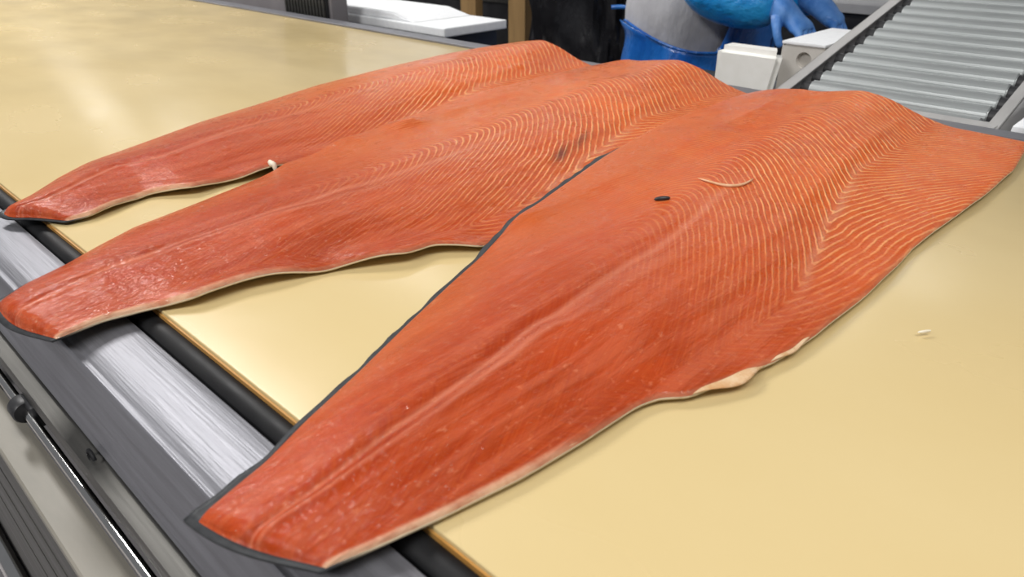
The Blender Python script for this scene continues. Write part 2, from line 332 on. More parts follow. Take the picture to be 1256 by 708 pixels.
# ------------------------------------------------------------------ salmon fillets
gx = np.linspace(-1.25, 0.0, 501); gy = np.linspace(0.0, 1.15, 461)
GX, GY = np.meshgrid(gx, gy)
def ground(y): return -0.018 * ((0.15 - y) + np.sqrt((0.15 - y) ** 2 + 0.05 ** 2)) + 0.0030
def blur(a, r):
    k = np.exp(-0.5 * (np.arange(-3 * r, 3 * r + 1) / r) ** 2); k /= k.sum()
    p = np.pad(a, ((3 * r, 3 * r), (0, 0)), 'edge'); a = np.apply_along_axis(lambda v: np.convolve(v, k, 'valid'), 0, p)
    p = np.pad(a, ((0, 0), (3 * r, 3 * r)), 'edge'); return np.apply_along_axis(lambda v: np.convolve(v, k, 'valid'), 1, p)
def samp(g, x, y):
    fx = np.clip((x - gx[0]) / (gx[1] - gx[0]), 0, len(gx) - 1.001); fy = np.clip((y - gy[0]) / (gy[1] - gy[0]), 0, len(gy) - 1.001)
    i = fx.astype(int); j = fy.astype(int); u = fx - i; v = fy - j
    return g[j, i] * (1 - u) * (1 - v) + g[j, i + 1] * u * (1 - v) + g[j + 1, i] * (1 - u) * v + g[j + 1, i + 1] * u * v
def smooth_interp(tab):
    t = np.array(tab); y = np.linspace(-0.05, 1.25, 1301); v = np.interp(y, t[:, 0], t[:, 1])
    k = np.exp(-0.5 * (np.arange(-18, 19) / 3.0) ** 2); k /= k.sum()
    v = np.convolve(np.pad(v, 18, 'edge'), k, 'valid')
    return lambda q: np.interp(q, y, v)
def sstep(a, b, x):
    t = np.clip((x - a) / (b - a), 0, 1); return t * t * (3 - 2 * t)
SS = np.array([0, .04, .10, .25, .42, .52, .64, .74, .86, 1.0])
TT = np.array([0, .12, .35, .6, .82, 1.0])
HH = np.array([
    [.0035, .0045, .0060, .0080, .0095, .0092, .0085, .0075, .0052, .0024],
    [.0040, .0060, .0085, .0120, .0140, .0132, .0125, .0110, .0072, .0024],
    [.0040, .0075, .0115, .0180, .0215, .0212, .0205, .0175, .0085, .0024],
    [.0040, .0100, .0160, .0245, .0290, .0285, .0250, .0150, .0062, .0024],
    [.0050, .0130, .0200, .0305, .0365, .0340, .0220, .0080, .0052, .0024],
    [.0060, .0140, .0210, .0320, .0400, .0330, .0150, .0060, .0052, .0024]])
_s = np.linspace(0, 1, 401); _t = np.linspace(0, 1, 201)
_H = np.array([np.interp(_s, SS, r) for r in HH]); _H = np.array([np.interp(_t, TT, _H[:, j]) for j in range(401)]).T
_k = np.exp(-0.5 * (np.arange(-30, 31) / 9.0) ** 2); _k /= _k.sum()
_H = np.apply_along_axis(lambda v: np.convolve(np.pad(v, 30, 'edge'), _k, 'valid'), 1, _H)
_H = np.apply_along_axis(lambda v: np.convolve(np.pad(v, 30, 'edge'), _k, 'valid'), 0, _H)
def hprof(t, s):
    ft = np.clip(t, 0, 1) * 199.999; fs = np.clip(s, 0, 1) * 399.999; i = ft.astype(int); j = fs.astype(int); u = ft - i; v = fs - j
    return _H[i, j] * (1 - u) * (1 - v) + _H[i + 1, j] * u * (1 - v) + _H[i, j + 1] * (1 - u) * v + _H[i + 1, j + 1] * u * v

FISH = [
 dict(xl=[(.129, -.760), (.155, -.780), (.193, -.818), (.227, -.845), (.305, -.880), (.385, -.918), (.469, -.945), (.586, -.985), (.7, -1.005), (.85, -1.02), (1.0, -1.01)],
      xr=[(.14, -.716), (.158, -.70), (.182, -.697), (.219, -.711), (.241, -.717), (.274, -.692), (.31, -.696), (.351, -.689), (.403, -.686), (.5, -.675), (.7, -.665), (1.0, -.69)],
      tail=lambda s: .128 + .034 * s - .010 * np.sin(PI * s), head=lambda s: .998 + .028 * np.clip((s - .5) / .5, 0, 1) - .02 * np.clip((.3 - s) / .3, 0, 1) ** 2, hs=1.08,
      lift=lambda t, s: sstep(.86, 1, s) * (.0030 + .0028 * np.sin(t * 62) + .0014 * np.sin(t * 33 + 1)) * sstep(.0, .1, t) * (1 - sstep(.4, .55, t)),
      margin=[(0, .004), (.1, .0038), (.16, .0028), (.20, .0034), (.225, .0052), (.25, .0016), (.3, .0006), (1.3, .0006)], seed=1.0),
 dict(xl=[(.075, -.569), (.097, -.585), (.129, -.597), (.151, -.61), (.192, -.631), (.217, -.637), (.261, -.649), (.31, -.664), (.367, -.682), (.42, -.692), (.5, -.706), (.593, -.722), (.688, -.738), (.8, -.748), (.9, -.750), (1.0, -.745)],
      xr=[(.088, -.493), (.119, -.494), (.144, -.489), (.171, -.473), (.207, -.471), (.241, -.46), (.276, -.448), (.318, -.421), (.345, -.420), (.372, -.395), (.45, -.385), (.55, -.38), (.7, -.39), (1.0, -.41)],
      tail=lambda s: .074 + .014 * s - .006 * np.sin(PI * s), head=lambda s: 1.002 + .024 * np.clip((s - .5) / .5, 0, 1) - .02 * np.clip((.3 - s) / .3, 0, 1) ** 2, hs=1.06,
      lift=lambda t, s: sstep(.87, 1, s) * (.0034 + .0030 * np.sin(t * 48 + 2) + .0014 * np.sin(t * 91)) * sstep(.0, .12, t) * (1 - sstep(.32, .42, t)),
      margin=[(0, .005), (.09, .0042), (.16, .0012), (.3, .0005), (1.3, .0005)], seed=2.0),
 dict(xl=[(.078, -.273), (.1, -.279), (.119, -.284), (.149, -.297), (.197, -.315), (.252, -.338), (.318, -.364), (.402, -.395), (.491, -.418), (.6, -.444), (.71, -.466), (.8, -.478), (.93, -.484), (1.02, -.478)],
      xr=[(.104, -.209), (.128, -.202), (.155, -.195), (.2, -.186), (.246, -.181), (.287, -.179), (.302, -.174), (.312, -.163), (.346, -.153), (.381, -.145), (.428, -.140), (.506, -.138), (.57, -.139), (.616, -.142), (.706, -.139), (.779, -.135), (.896, -.134), (1.006, -.144)],
      tail=lambda s: .079 + .025 * s - .004 * np.sin(PI * s), head=lambda s: 1.012 + .012 * s - .02 * np.clip((.3 - s) / .3, 0, 1) ** 2, hs=.88,
      lift=lambda t, s: sstep(.9, 1, s) * (.0006 + .0006 * np.sin(t * 55)) * sstep(.12, .2, t),
      margin=[(0, .0055), (.1, .0045), (.2, .0040), (.35, .0042), (.57, .0044), (.63, .0008), (1.3, .0004)], seed=3.0),
]
LAB = ['raw salmon fillet furthest back, its narrow tail nearest the upper left corner of the belt',
       'raw salmon fillet lying between the other two, with a dark bruise near its middle',
       'broad raw salmon fillet in front, with a small black fleck on its flesh']
topg = np.tile(ground(gy)[:, None], (1, len(gx)))
SK = 0.0014
NT, NS = 330, 110
def dense_ends(n, e=0.02, k=7):
    a = np.concatenate([e * (1 - np.cos(np.linspace(0, PI / 2, k))), np.linspace(e, 1 - e, n - 2 * k + 2)[1:-1], 1 - e * (1 - np.cos(np.linspace(PI / 2, 0, k)))])
    return a
def grid_mesh(name, Pt, Pb, matl, parent, attrs):
    nt, ns = Pt.shape[:2]; nv = nt * ns
    V = np.concatenate([Pt.reshape(-1, 3), Pb.reshape(-1, 3)])
    I = np.arange(nv).reshape(nt, ns)
    q = np.stack([I[:-1, :-1], I[:-1, 1:], I[1:, 1:], I[1:, :-1]], -1).reshape(-1, 4)
    qb = q[:, ::-1] + nv
    ring = np.concatenate([I[0, :], I[1:, -1], I[-1, -2::-1], I[-2:0:-1, 0]]); r2 = np.roll(ring, -1)
    w = np.stack([ring, ring + nv, r2 + nv, r2], -1)
    Fc = np.concatenate([q, qb, w])
    me = bpy.data.meshes.new(name); me.from_pydata(V.tolist(), [], Fc.tolist()); me.validate()
    me.polygons.foreach_set('use_smooth', [True] * len(me.polygons))
    for k, a in attrs.items():
        at = me.attributes.new(k, 'FLOAT', 'POINT'); at.data.foreach_set('value', np.concatenate([a.ravel(), a.ravel()]).astype(np.float32))
    return link(name, me, matl, parent)
SURF = []
for n, f in enumerate(FISH):
    XL = smooth_interp(f['xl']); XR = smooth_interp(f['xr']); MG = smooth_interp(f['margin'])
    base = blur(topg, 4); base = np.maximum(base, topg) if n == 0 else np.maximum(blur(np.maximum(base, topg), 2), topg)
    base = blur(base, 2) + 0.0005
    base = np.maximum(base, topg + 0.0003)
    edge = lambda v, e: np.sqrt(np.clip(1 - (1 - np.clip(v / e, 0, 1)) ** 2, 0, 1))
    def surf(t, s, f=f, XL=XL, XR=XR):
        y = f['tail'](s) + (f['head'](s) - f['tail'](s)) * t
        return XL(y) + (XR(y) - XL(y)) * s, y
    def height(t, s, x, y, f=f):
        h = hprof(t, s) * f['hs']
        if f['seed'] == 3.0: h = h * (1 - .16 * (1 - sstep(.15, .45, s)) * sstep(.4, .9, t))
        h = h + 0.0007 * np.sin(38 * y + 9 * x + f['seed']) * sstep(.05, .25, s) * (1 - sstep(.7, .95, s))
        h = h - 0.0016 * np.exp(-((s - .50) / .035) ** 2) * (1 - sstep(.25, .6, t)) + 0.0010 * np.exp(-((s - .57) / .03) ** 2) * (1 - sstep(.3, .6, t))
        h = h + 0.0012 * np.exp(-((s - .72 + .10 * sstep(.4, .9, t)) / .02) ** 2) * sstep(.35, .5, t) * (1 - sstep(.85, 1, t))
        return h * edge(np.minimum(s, 1 - s) * 1.0, .02) * edge(t, .008) * edge(1 - t, .012)
    t1 = dense_ends(NT, .012, 6); s1 = dense_ends(NS, .02, 6)
    t, s = np.meshgrid(t1, s1, indexing='ij')
    x, y = surf(t, s); jag = 0.0
    lift = f['lift'](t, s)
    b0 = samp(base, x, y) + lift
    h = height(t, s, x, y)
    Pt = np.stack([x, y, T + b0 + SK + 0.0002 + h], -1); Pb = np.stack([x, y, T + b0 + SK + 0.0002 + np.minimum(0, h)], -1)
    wid = XR(y) - XL(y); wv = s * wid
    s0 = .40; d = (s - s0) * wid; ad = np.sqrt(d * d + .016 ** 2) - .016
    Kb = 0.75 + 2.6 * (1 - t) ** 1.7; Kd = 1.5 + 2.4 * (1 - t)
    sF = .90 - .20 * sstep(.3, .75, t)
    back = np.clip(s - sF, 0, 1) * wid
    ax = y + np.where(d > 0, Kb, Kd) * ad - back * (Kb + 1.6)
    ph = ax / (.0100 if n < 2 else .0098) + 40
    ls = (.10 + .90 * sstep(.22, .58, t)) * (.45 + .55 * sstep(.05, .32, s)) * (1 - .25 * sstep(.8, 1, s)) * (.9 if n < 2 else (.60 + .40 * sstep(.30, .50, s + .35 * (t - .8))) * sstep(.10, .66, t))
    ls *= sstep(.0, .36, t + .3 * (s - .5))
    tone = np.clip(.18 + .95 * sstep(.15, .85, t) - .25 * np.exp(-((s - .5) / .10) ** 2) * (1 - t) - .12 * sstep(.62, .8, s) * (1 - sstep(.75, 1, t)), 0, 1)
    dors = (1 - sstep(.08, .30, s + .04 * np.sin(y * 40))) * sstep(.0, .2, t) * (1 - .5 * sstep(.7, 1, t))
    bound = sF + .010 * np.sin(y * 31) + .005 * np.sin(y * 83)
    flap = sstep(0, .03, s - bound) * sstep(.35, .5, t)
    fat = .22 * np.exp(-((s - bound) / .012) ** 2) * sstep(.36, .44, t) * (1 - sstep(.66, .85, t)) + .75 * sstep(.965, .99, s) * (1 - sstep(.08, .18, t)) + .20 * sstep(.985, 1, s) + .35 * (1 - sstep(.0, .025, s)) * sstep(.4, .6, t)
    mid = np.exp(-((s - .50 - .01 * np.sin(y * 30)) / .012) ** 2) * (1 - sstep(.45, .66, t)) * .7 + .5 * np.exp(-((s - .56) / .016) ** 2) * (1 - sstep(.2, .4, t))
    stain = np.zeros_like(t)
    if n == 1:
        px, py = -.452, .560
        for (cx, cy, L, w_, a_) in ((-.474, .566, .024, .0050, .75), (-.487, .615, .030, .0035, .60)):
            dx, dy = x - cx, y - cy; uu = dx * -.42 + dy * .90; vv = dx * .90 + dy * .42
            stain = np.maximum(stain, a_ * np.exp(-(uu / L) ** 2 * 1.3 - (vv / w_) ** 2))
    at = dict(phase=ph, line_strength=ls, tone=tone, dorsal=dors, fat=np.clip(fat, 0, 1), stain=stain, midline=np.clip(mid, 0, 1), flap=flap, grain=wv * 10)
    root = thing('salmon_fillet', LAB[n], 'salmon fillet', (float(x.mean()), float(y.mean()), T), 'salmon fillets on the belt')
    o = grid_mesh('flesh', Pt, Pb, m_flesh, root, at); o.matrix_parent_inverse = Matrix.Translation(-Vector(root.location))
    # skin sheet, a little wider than the flesh along the back and tail
    t1s = np.linspace(0, 1, 160); s1s = np.linspace(0, 1, 50); ts, s_ = np.meshgrid(t1s, s1s, indexing='ij')
    xs, ys = surf(ts, s_)
    mg = MG(ts)
    xs = xs - mg * (1 - s_) ** 6 * (1 + .13 * np.sin(ts * 190 + 2 * np.sin(ts * 37)) + .12 * np.sin(ts * 83)); ys = ys - .0045 * (1 - ts) ** 30 * (1 - .4 * s_)
    bs = samp(base, xs, ys) + f['lift'](ts, s_)
    bs = bs + .0012 * (1 - s_) ** 20 * (1 - sstep(.55, .65, ts))
    o = grid_mesh('skin', np.stack([xs, ys, T + bs + SK], -1), np.stack([xs, ys, T + bs], -1), m_fishskin, root, dict(belly=sstep(.7, .9, s_) * sstep(.005, .03, ts)))
    o.matrix_parent_inverse = Matrix.Translation(-Vector(root.location))
    # pale membrane fringe along the belly edge
    tm = np.linspace(.05, .97, 240); sm = np.linspace(0, 1, 7); tg, k_ = np.meshgrid(tm, sm, indexing='ij')
    xe, ye = surf(tg, np.full_like(tg, .985)); le = f['lift'](tg, np.ones_like(tg))
    wd = .0028 + .0012 * np.sin(tg * 70 + f['seed']) + .0008 * np.sin(tg * 143)
    wd = wd * .45
    if n == 2: wd = wd + .0085 * np.exp(-((tg - .262) / .022) ** 2) + .004 * np.exp(-((tg - .32) / .03) ** 2)
    wd = wd * sstep(.05, .08, tg) * (1 - sstep(.93, .97, tg))
    xm = xe + wd * k_
    zm = T + samp(base, xm, ye) + le * (1 - .3 * k_) + SK + .0012 * (1 - k_) + .0006 * np.sin(tg * 190) * k_ + .0005
    o = grid_mesh('membrane', np.stack([xm, ye, zm + .0006], -1), np.stack([xm, ye, zm], -1), m_membrane, root, {})
    o.matrix_parent_inverse = Matrix.Translation(-Vector(root.location))
    # new top surface for the next fillet to lie on
    sg = (GX - XL(GY)) / (XR(GY) - XL(GY)); sc = np.clip(sg, 0, 1); tg = (GY - f['tail'](sc)) / (f['head'](sc) - f['tail'](sc))
    ins = (sg > -.01) & (sg < 1.02) & (tg > -.01) & (tg < 1.01); tc_ = np.clip(tg, 0, 1)
    hz = base + f['lift'](tc_, sc) + SK + .0004 + height(tc_, sc, GX, GY)
    topg = np.where(ins, np.maximum(topg, hz + .0004), topg)
    SURF.append(topg)
# small things on the fillets and the belt
zt = lambda x, y: T + float(samp(topg, np.array([x]), np.array([y]))[0])
def on_top(x, y, r=0.0): return zt(x, y)
def scrap(name, label, cat, x, y, L, w, hgt, ang, m, curve=0.0):
    P = []; n_ = 15
    for i in range(n_):
        k = i / (n_ - 1) - .5
        px = x + math.cos(ang) * k * L - math.sin(ang) * curve * (k * k * 4 - .5); py = y + math.sin(ang) * k * L + math.cos(ang) * curve * (k * k * 4 - .5)
        P.append((px, py, zt(px, py) + hgt * .55))
    rad = [max(.0002, w * math.sqrt(max(0, 1 - (2 * i / (n_ - 1) - 1) ** 2)) + .0002) for i in range(n_)]
    bm = bmesh.new(); tube(bm, P, rad, 10)
    c0 = Vector(P[n_ // 2]); bmesh.ops.translate(bm, vec=-c0, verts=bm.verts)
    o = obj(name, bm, m, loc=c0); return tag(o, label, cat)
m_fleck = noise_mat('black_skin_fleck', (0.012, 0.012, 0.014), (0.03, 0.03, 0.032), (200, 200, 200), (0.3, 0.4), 0, 0)
m_strand = noise_mat('pale_fat', (0.66, 0.36, 0.18), (0.78, 0.52, 0.32), (90, 90, 90), (0.3, 0.4), 0, 0)
m_crumb = noise_mat('white_fat', (0.80, 0.72, 0.55), (0.86, 0.80, 0.68), (90, 90, 90), (0.4, 0.5), 0, 0)
scrap('skin_fleck', 'small black skin fleck lying on the front salmon fillet', 'fleck', -.3195, .518, .014, .0019, .0014, .78, m_fleck)
scrap('fat_strand', 'thin curved pale strand lying on the front salmon fillet', 'strand', -.2985, .592, .050, .0012, .001, .72, m_strand, .020)
scrap('fat_crumb', 'small cream fat crumb at the belly edge of the rear fillet', 'crumb', -.687, .356, .009, .003, .003, .3, m_crumb)
scrap('white_sliver', 'tiny white sliver on the bare belt right of the front fillet', 'sliver', -.092, .485, .010, .0008, .0008, 1.0, m_crumb)

# ------------------------------------------------------------------ roller conveyor behind the table
A = math.radians(13); dv = Vector((0, math.cos(A), math.sin(A))); nv = Vector((0, -math.sin(A), math.cos(A)))
rc = thing('roller_conveyor', 'inclined gravity conveyor of grey steel rollers between two steel rails', 'conveyor', (-0.36, 1.8, 0))
def relp(o, root): o.parent = root; o.matrix_parent_inverse = Matrix.Translation(-Vector(root.location)); return o
P0 = Vector((0, 1.14, T))
LEN = 1.25; ROTA = Matrix.Rotation(A, 3, 'X')
def rail(xa, xb, name):
    bm = bmesh.new(); c = P0 + dv * (LEN / 2 - .035) - nv * .026
    s_ = 1 if xa < xb else -1
    # C channel: web plus two flanges
    box(bm, Vector((xa + s_ * .0012, 0, 0)) + c, (.0024, LEN, .055), .0006, 1, ROTA)
    box(bm, Vector(((xa + xb) / 2, 0, 0)) + c + nv * .0263, (abs(xb - xa), LEN, .0024), .0006, 1, ROTA)
    box(bm, Vector(((xa + xb) / 2, 0, 0)) + c - nv * .0263, (abs(xb - xa), LEN, .0024), .0006, 1, ROTA)
    relp(obj(name, bm, m_rail, smooth=False), rc)
rail(-.509, -.490, 'rail'); rail(-.196, -.212, 'rail')
rb = bmesh.new(); cyl(rb, (-.475, 0, 0), (-.224, 0, 0), .0160, 28, bevel=.0015); rme = bpy.data.meshes.new('roller'); rb.to_mesh(rme); rb.free(); rme.materials.append(m_roller)
for p in rme.polygons: p.use_smooth = True
rme.set_sharp_from_angle(angle=math.radians(50))
cmes = []
for xa, xb in ((-.4895, -.4752), (-.2238, -.2125)):
    cbm = bmesh.new(); cyl(cbm, (xa, 0, 0), (xb, 0, 0), .0135, 20); cme = bpy.data.meshes.new('end_bearing'); cbm.to_mesh(cme); cbm.free(); cme.materials.append(m_black); cmes.append(cme)
for k in range(29):
    p = P0 + dv * (-.003 + .0405 * k) - nv * .017
    o = bpy.data.objects.new('roller', rme); C.objects.link(o); o.location = p; relp(o, rc)
    for cme in cmes:
        q = bpy.data.objects.new('end_bearing', cme); C.objects.link(q); q.parent = o
for sx in (-.499, -.199):
    for yy in (1.16, 2.2):
        zt_ = T + (yy - 1.14) * math.tan(A) - .055
        bm = bmesh.new(); box(bm, (sx, yy, zt_ / 2), (.018, .03, zt_), .002); relp(obj('leg', bm, m_rail, smooth=False), rc)
bm = bmesh.new(); box(bm, (-.35, 1.118, T - .0045), (.30, .028, .004), .001); relp(obj('end_plate', bm, m_rail, smooth=False), rc)

# white carton seen right of the conveyor
cb = thing('white_carton', 'white carton with a dark post, just right of the roller conveyor', 'carton', (-.035, 1.29, 0))
bm = bmesh.new(); box(bm, (0, 0, .50), (.30, .34, 1.0), .006); o = obj('body', bm, m_foam, cb)
bm = bmesh.new(); box(bm, (-.118, -.179, .51), (.022, .016, 1.02), .003); obj('corner_post', bm, m_black, cb)

# ------------------------------------------------------------------ white boxes beside the conveyor
st = thing('side_bench', 'steel side bench under the white boxes behind the table', 'bench', (-.78, 1.37, 0))
bm = bmesh.new(); box(bm, (0, 0, .905), (.50, .36, .03), .003); obj('top', bm, m_steel_dull, st)
for a_ in (-.22, .22):
    for b_ in (-.15, .15):
        bm = bmesh.new(); box(bm, (a_, b_, .445), (.035, .035, .89), .003); obj('leg', bm, m_steel_dull, st)
fb = thing('foam_box', 'cream white foam box with rounded edges behind the middle fillet', 'foam box', (-.613, 1.249, .920))
bm = bmesh.new()
t = bmesh.new(); bmesh.ops.create_cube(t, size=1); bmesh.ops.scale(t, vec=(.128, .052, .114), verts=t.verts); bmesh.ops.translate(t, vec=(0, 0, .057), verts=t.verts)
for v in t.verts:
    if v.co.y > 0 and v.co.x > 0: v.co.x -= .026
    if v.co.z < .01 and v.co.x > 0: v.co.x -= .018
bmesh.ops.bevel(t, geom=t.edges[:], offset=.011, segments=5, affect='EDGES'); merge(bm, t); obj('body', bm, m_foam_warm, fb)
f2 = thing('foam_box', 'white foam box with a round hole in its front, coloured grey as shade, against the conveyor rail', 'foam box', (-.552, 1.405, .919))
bm = bmesh.new()
def holed_front(bm, w, h, cx, cz, r, y0, dep):
    n_ = 32; outer = []; inner = []; back = []
    for k in range(n_):
        a_ = 2 * PI * k / n_; ca, sa = math.cos(a_), math.sin(a_); sx = (w / 2 - (cx if ca > 0 else -cx)) / max(abs(ca), 1e-6); hz_ = (h - cz if sa > 0 else cz) / max(abs(sa), 1e-6)
        q = min(sx, hz_); outer.append(bm.verts.new((cx + ca * q, y0, cz + sa * q))); inner.append(bm.verts.new((cx + ca * r, y0, cz + sa * r))); back.append(bm.verts.new((cx + ca * r * .9, y0 + dep, cz + sa * r * .9)))
    for k in range(n_):
        j = (k + 1) % n_; bm.faces.new((outer[k], outer[j], inner[j], inner[k])); bm.faces.new((inner[k], inner[j], back[j], back[k]))
    bm.faces.new(back)
holed_front(bm, .076, .118, .004, .094, .0135, -.1035, .010)
for cc_, ss_ in (((-.0365, 0, .059), (.003, .2068, .118)), ((.0365, 0, .059), (.003, .2068, .118)), ((0, .102, .059), (.076, .003, .118)), ((0, 0, .0015), (.070, .2, .003))): box(bm, cc_, ss_)
m_foam_shaded = noise_mat('shaded_white_foam', (0.50, 0.47, 0.43), (0.56, 0.53, 0.49), (30, 30, 30), (0.6, 0.7), 0, 0.05)  # white foam greyed: the shade on this box is put into its colour
obj('body', bm, m_foam_shaded, f2, smooth=False)
bm = bmesh.new(); box(bm, (0, 0, .1205), (.078, .211, .005), .002); obj('lid', bm, m_foam, f2)

# foam lid on a dark trolley behind the far rim
tr = thing('trolley', 'dark trolley behind the table carrying a white foam lid', 'trolley', (-1.70, 1.365, 0))
bm = bmesh.new(); box(bm, (-.01, .01, .937), (.50, .17, .05), .008); obj('top', bm, m_black, tr)
for a_ in (-.23, .20):
    for b_ in (-.05, .07):
        bm = bmesh.new(); box(bm, (a_, b_, .456), (.03, .03, .912), .003); obj('leg', bm, m_black, tr)
ld = thing('foam_lid', 'large white foam lid with a raised middle, lying behind the far table rim', 'lid', (-1.734, 1.36, .963))
bm = bmesh.new(); box(bm, (0, 0, .011), (.60, .22, .022), .004, 3); obj('rim', bm, m_foam, ld)
bm = bmesh.new()
lo = [(-.29, -.10), (.170, -.10), (.170, .105), (-.29, .105)]; hi = [(-.28, -.098), (.085, -.098), (.085, .10), (-.28, .10)]
a_ = [bm.verts.new((p[0], p[1], .0222)) for p in lo]; b_ = [bm.verts.new((p[0], p[1], .040)) for p in hi]
bm.faces.new(b_); bm.faces.new(a_[::-1])
for k in range(4): bm.faces.new((a_[k], a_[(k + 1) % 4], b_[(k + 1) % 4], b_[k]))
bmesh.ops.bevel(bm, geom=bm.edges[:], offset=.003, segments=2, affect='EDGES'); obj('raised_panel', bm, m_foam, ld, smooth=False)

# ------------------------------------------------------------------ machine with a black grille, far left
mc = thing('grille_cabinet', 'grey cabinet with a black slatted grille standing behind the far table rim', 'cabinet', (-2.18, 1.175, 0))
bm = bmesh.new(); box(bm, (-.02, 0, .6), (.87, .05, 1.2), .004); obj('body', bm, m_cab, mc)
bm = bmesh.new(); box(bm, (.300, -.0275, 1.03), (.205, .008, .13), .002); obj('grille_backing', bm, m_black, mc)
sb = bmesh.new(); box(sb, (0, 0, 0), (.007, .008, .12), .002, 1); sme = bpy.data.meshes.new('slat'); sb.to_mesh(sme); sb.free(); sme.materials.append(m_darkpanel)
for k in range(13):
    o = bpy.data.objects.new('slat', sme); C.objects.link(o); o.parent = mc; o.location = (.206 + .0155 * k, -.0347, 1.03)

# wooden frame and black crates behind
wf = thing('wooden_frame', 'tan wooden stand with two upright posts behind the foam lid', 'stand', (-2.65, 2.6, 0))
for px in (-.125, .20):
    bm = bmesh.new(); box(bm, (px, 0, .75), (.105, .05, 1.5), .004); obj('post', bm, m_wood, wf, smooth=False)
for zz in (.25, 1.35):
    bm = bmesh.new(); box(bm, (.0375, 0, zz), (.218, .04, .08), .004); obj('crossbar', bm, m_wood, wf, smooth=False)
def crate(x, y, z, label):
    r = thing('black_crate', label, 'crate', (x, y, z), 'black crates behind the wooden stand')
    bm = bmesh.new(); w, d, h = .56, .40, .28; tk = .014
    box(bm, (0, 0, tk / 2), (w, d, tk)); box(bm, (0, -d / 2 + tk / 2, h / 2), (w, tk, h)); box(bm, (0, d / 2 - tk / 2, h / 2), (w, tk, h))
    box(bm, (-w / 2 + tk / 2, 0, h / 2), (tk, d, h)); box(bm, (w / 2 - tk / 2, 0, h / 2), (tk, d, h)); obj('body', bm, m_black, r, smooth=False)
    bm = bmesh.new(); box(bm, (0, -d / 2 - .006, h - .02), (w + .02, .012, .03), .003); obj('lip', bm, m_darkpanel, r, smooth=False)
k = 0
for x, nm in ((-2.72, 'right'), (-3.36, 'left')):
    for lv, ln in enumerate(('lowest', 'second', 'third', 'topmost')):
        crate(x, 3.05, .285 * lv + .001, f'black plastic crate behind the wooden stand, {ln} of the {nm} stack')

# ------------------------------------------------------------------ black bin bag
bg = thing('bin_bag', 'glossy black bin bag behind the rear fillet, left of the worker', 'bag', (-1.92, 2.48, 0))
bm = bmesh.new(); nu, nw = 96, 60
rows = []
rng_ = np.random.RandomState(3); fph = rng_.rand(12) * 6.28
for i in range(nw):
    v = i / (nw - 1); z = .02 + 1.18 * v
    row = []
    for k in range(nu):
        a_ = 2 * PI * k / nu
        ca, sa = math.cos(a_), math.sin(a_)
        e = .55; rx = .28 * (1 - .10 * v) ; ry = .17 * (1 - .1 * v)
        pu = lambda q: math.copysign(abs(q) ** e, q)
        fold = .012 * math.sin(7 * a_ + 5 * v + fph[0]) + .009 * math.sin(15 * a_ - 9 * v + fph[1]) + .006 * math.sin(27 * a_ + 16 * v + fph[2]) + .008 * math.sin(4 * a_ + 22 * v)
        pinch = min(1, (v / .04)) ** .5 * min(1, ((1 - v) / .05 + .08)) ** .5
        row.append(bm.verts.new((pu(ca) * (rx + fold) * pinch, pu(sa) * (ry + fold) * pinch, z)))
    rows.append(row)
for a_, b_ in zip(rows[:-1], rows[1:]):
    for k in range(nu): bm.faces.new((a_[k], a_[(k + 1) % nu], b_[(k + 1) % nu], b_[k]))
bm.faces.new(rows[0][::-1]); bm.faces.new(rows[-1]); obj('sack', bm, m_bag, bg)
bm = bmesh.new(); t = [(.04 * math.cos(a_), .03 * math.sin(a_), 1.2) for a_ in np.linspace(0, 2 * PI, 20)]
tube(bm, t, .008, 8); obj('tie', bm, m_black, bg)

# ------------------------------------------------------------------ black tub with grey lid, right of the worker
tb = thing('black_tub', 'black plastic tub with a light grey lid, between the worker and the conveyor', 'tub', (-.94, 2.70, 0))
def rrect(w, d, r, z, n_=6):
    P = []
    for cx, cy, a0 in ((w / 2 - r, d / 2 - r, 0), (-w / 2 + r, d / 2 - r, PI / 2), (-w / 2 + r, -d / 2 + r, PI), (w / 2 - r, -d / 2 + r, 1.5 * PI)):
        for k in range(n_ + 1): P.append((cx + r * math.cos(a0 + k * PI / 2 / n_), cy + r * math.sin(a0 + k * PI / 2 / n_), z))
    return P
def loft(bm, rings):
    R = [[bm.verts.new(p) for p in r] for r in rings]; n_ = len(R[0])
    for a_, b_ in zip(R[:-1], R[1:]):
        for k in range(n_): bm.faces.new((a_[k], a_[(k + 1) % n_], b_[(k + 1) % n_], b_[k]))
    bm.faces.new(R[0][::-1]); bm.faces.new(R[-1]); return bm
bm = bmesh.new(); loft(bm, [rrect(.46, .38, .08, 0), rrect(.50, .42, .08, .78), rrect(.54, .46, .09, .80), rrect(.54, .46, .09, .955)]); obj('body', bm, m_black, tb)
bm = bmesh.new(); loft(bm, [rrect(.53, .45, .09, .956), rrect(.57, .49, .10, .960), rrect(.57, .49, .10, .985), rrect(.55, .47, .09, .992), rrect(.48, .40, .08, .992)]); obj('lid', bm, m_grey, tb)

# ------------------------------------------------------------------ worker
wk = thing('person', 'worker in grey coat, blue plastic apron, blue sleeves and gloves, bending over behind the table', 'person', (-1.16, 1.98, 0))
def J(*a): return [((p[0], p[1], p[2]), r) for p, r in a]
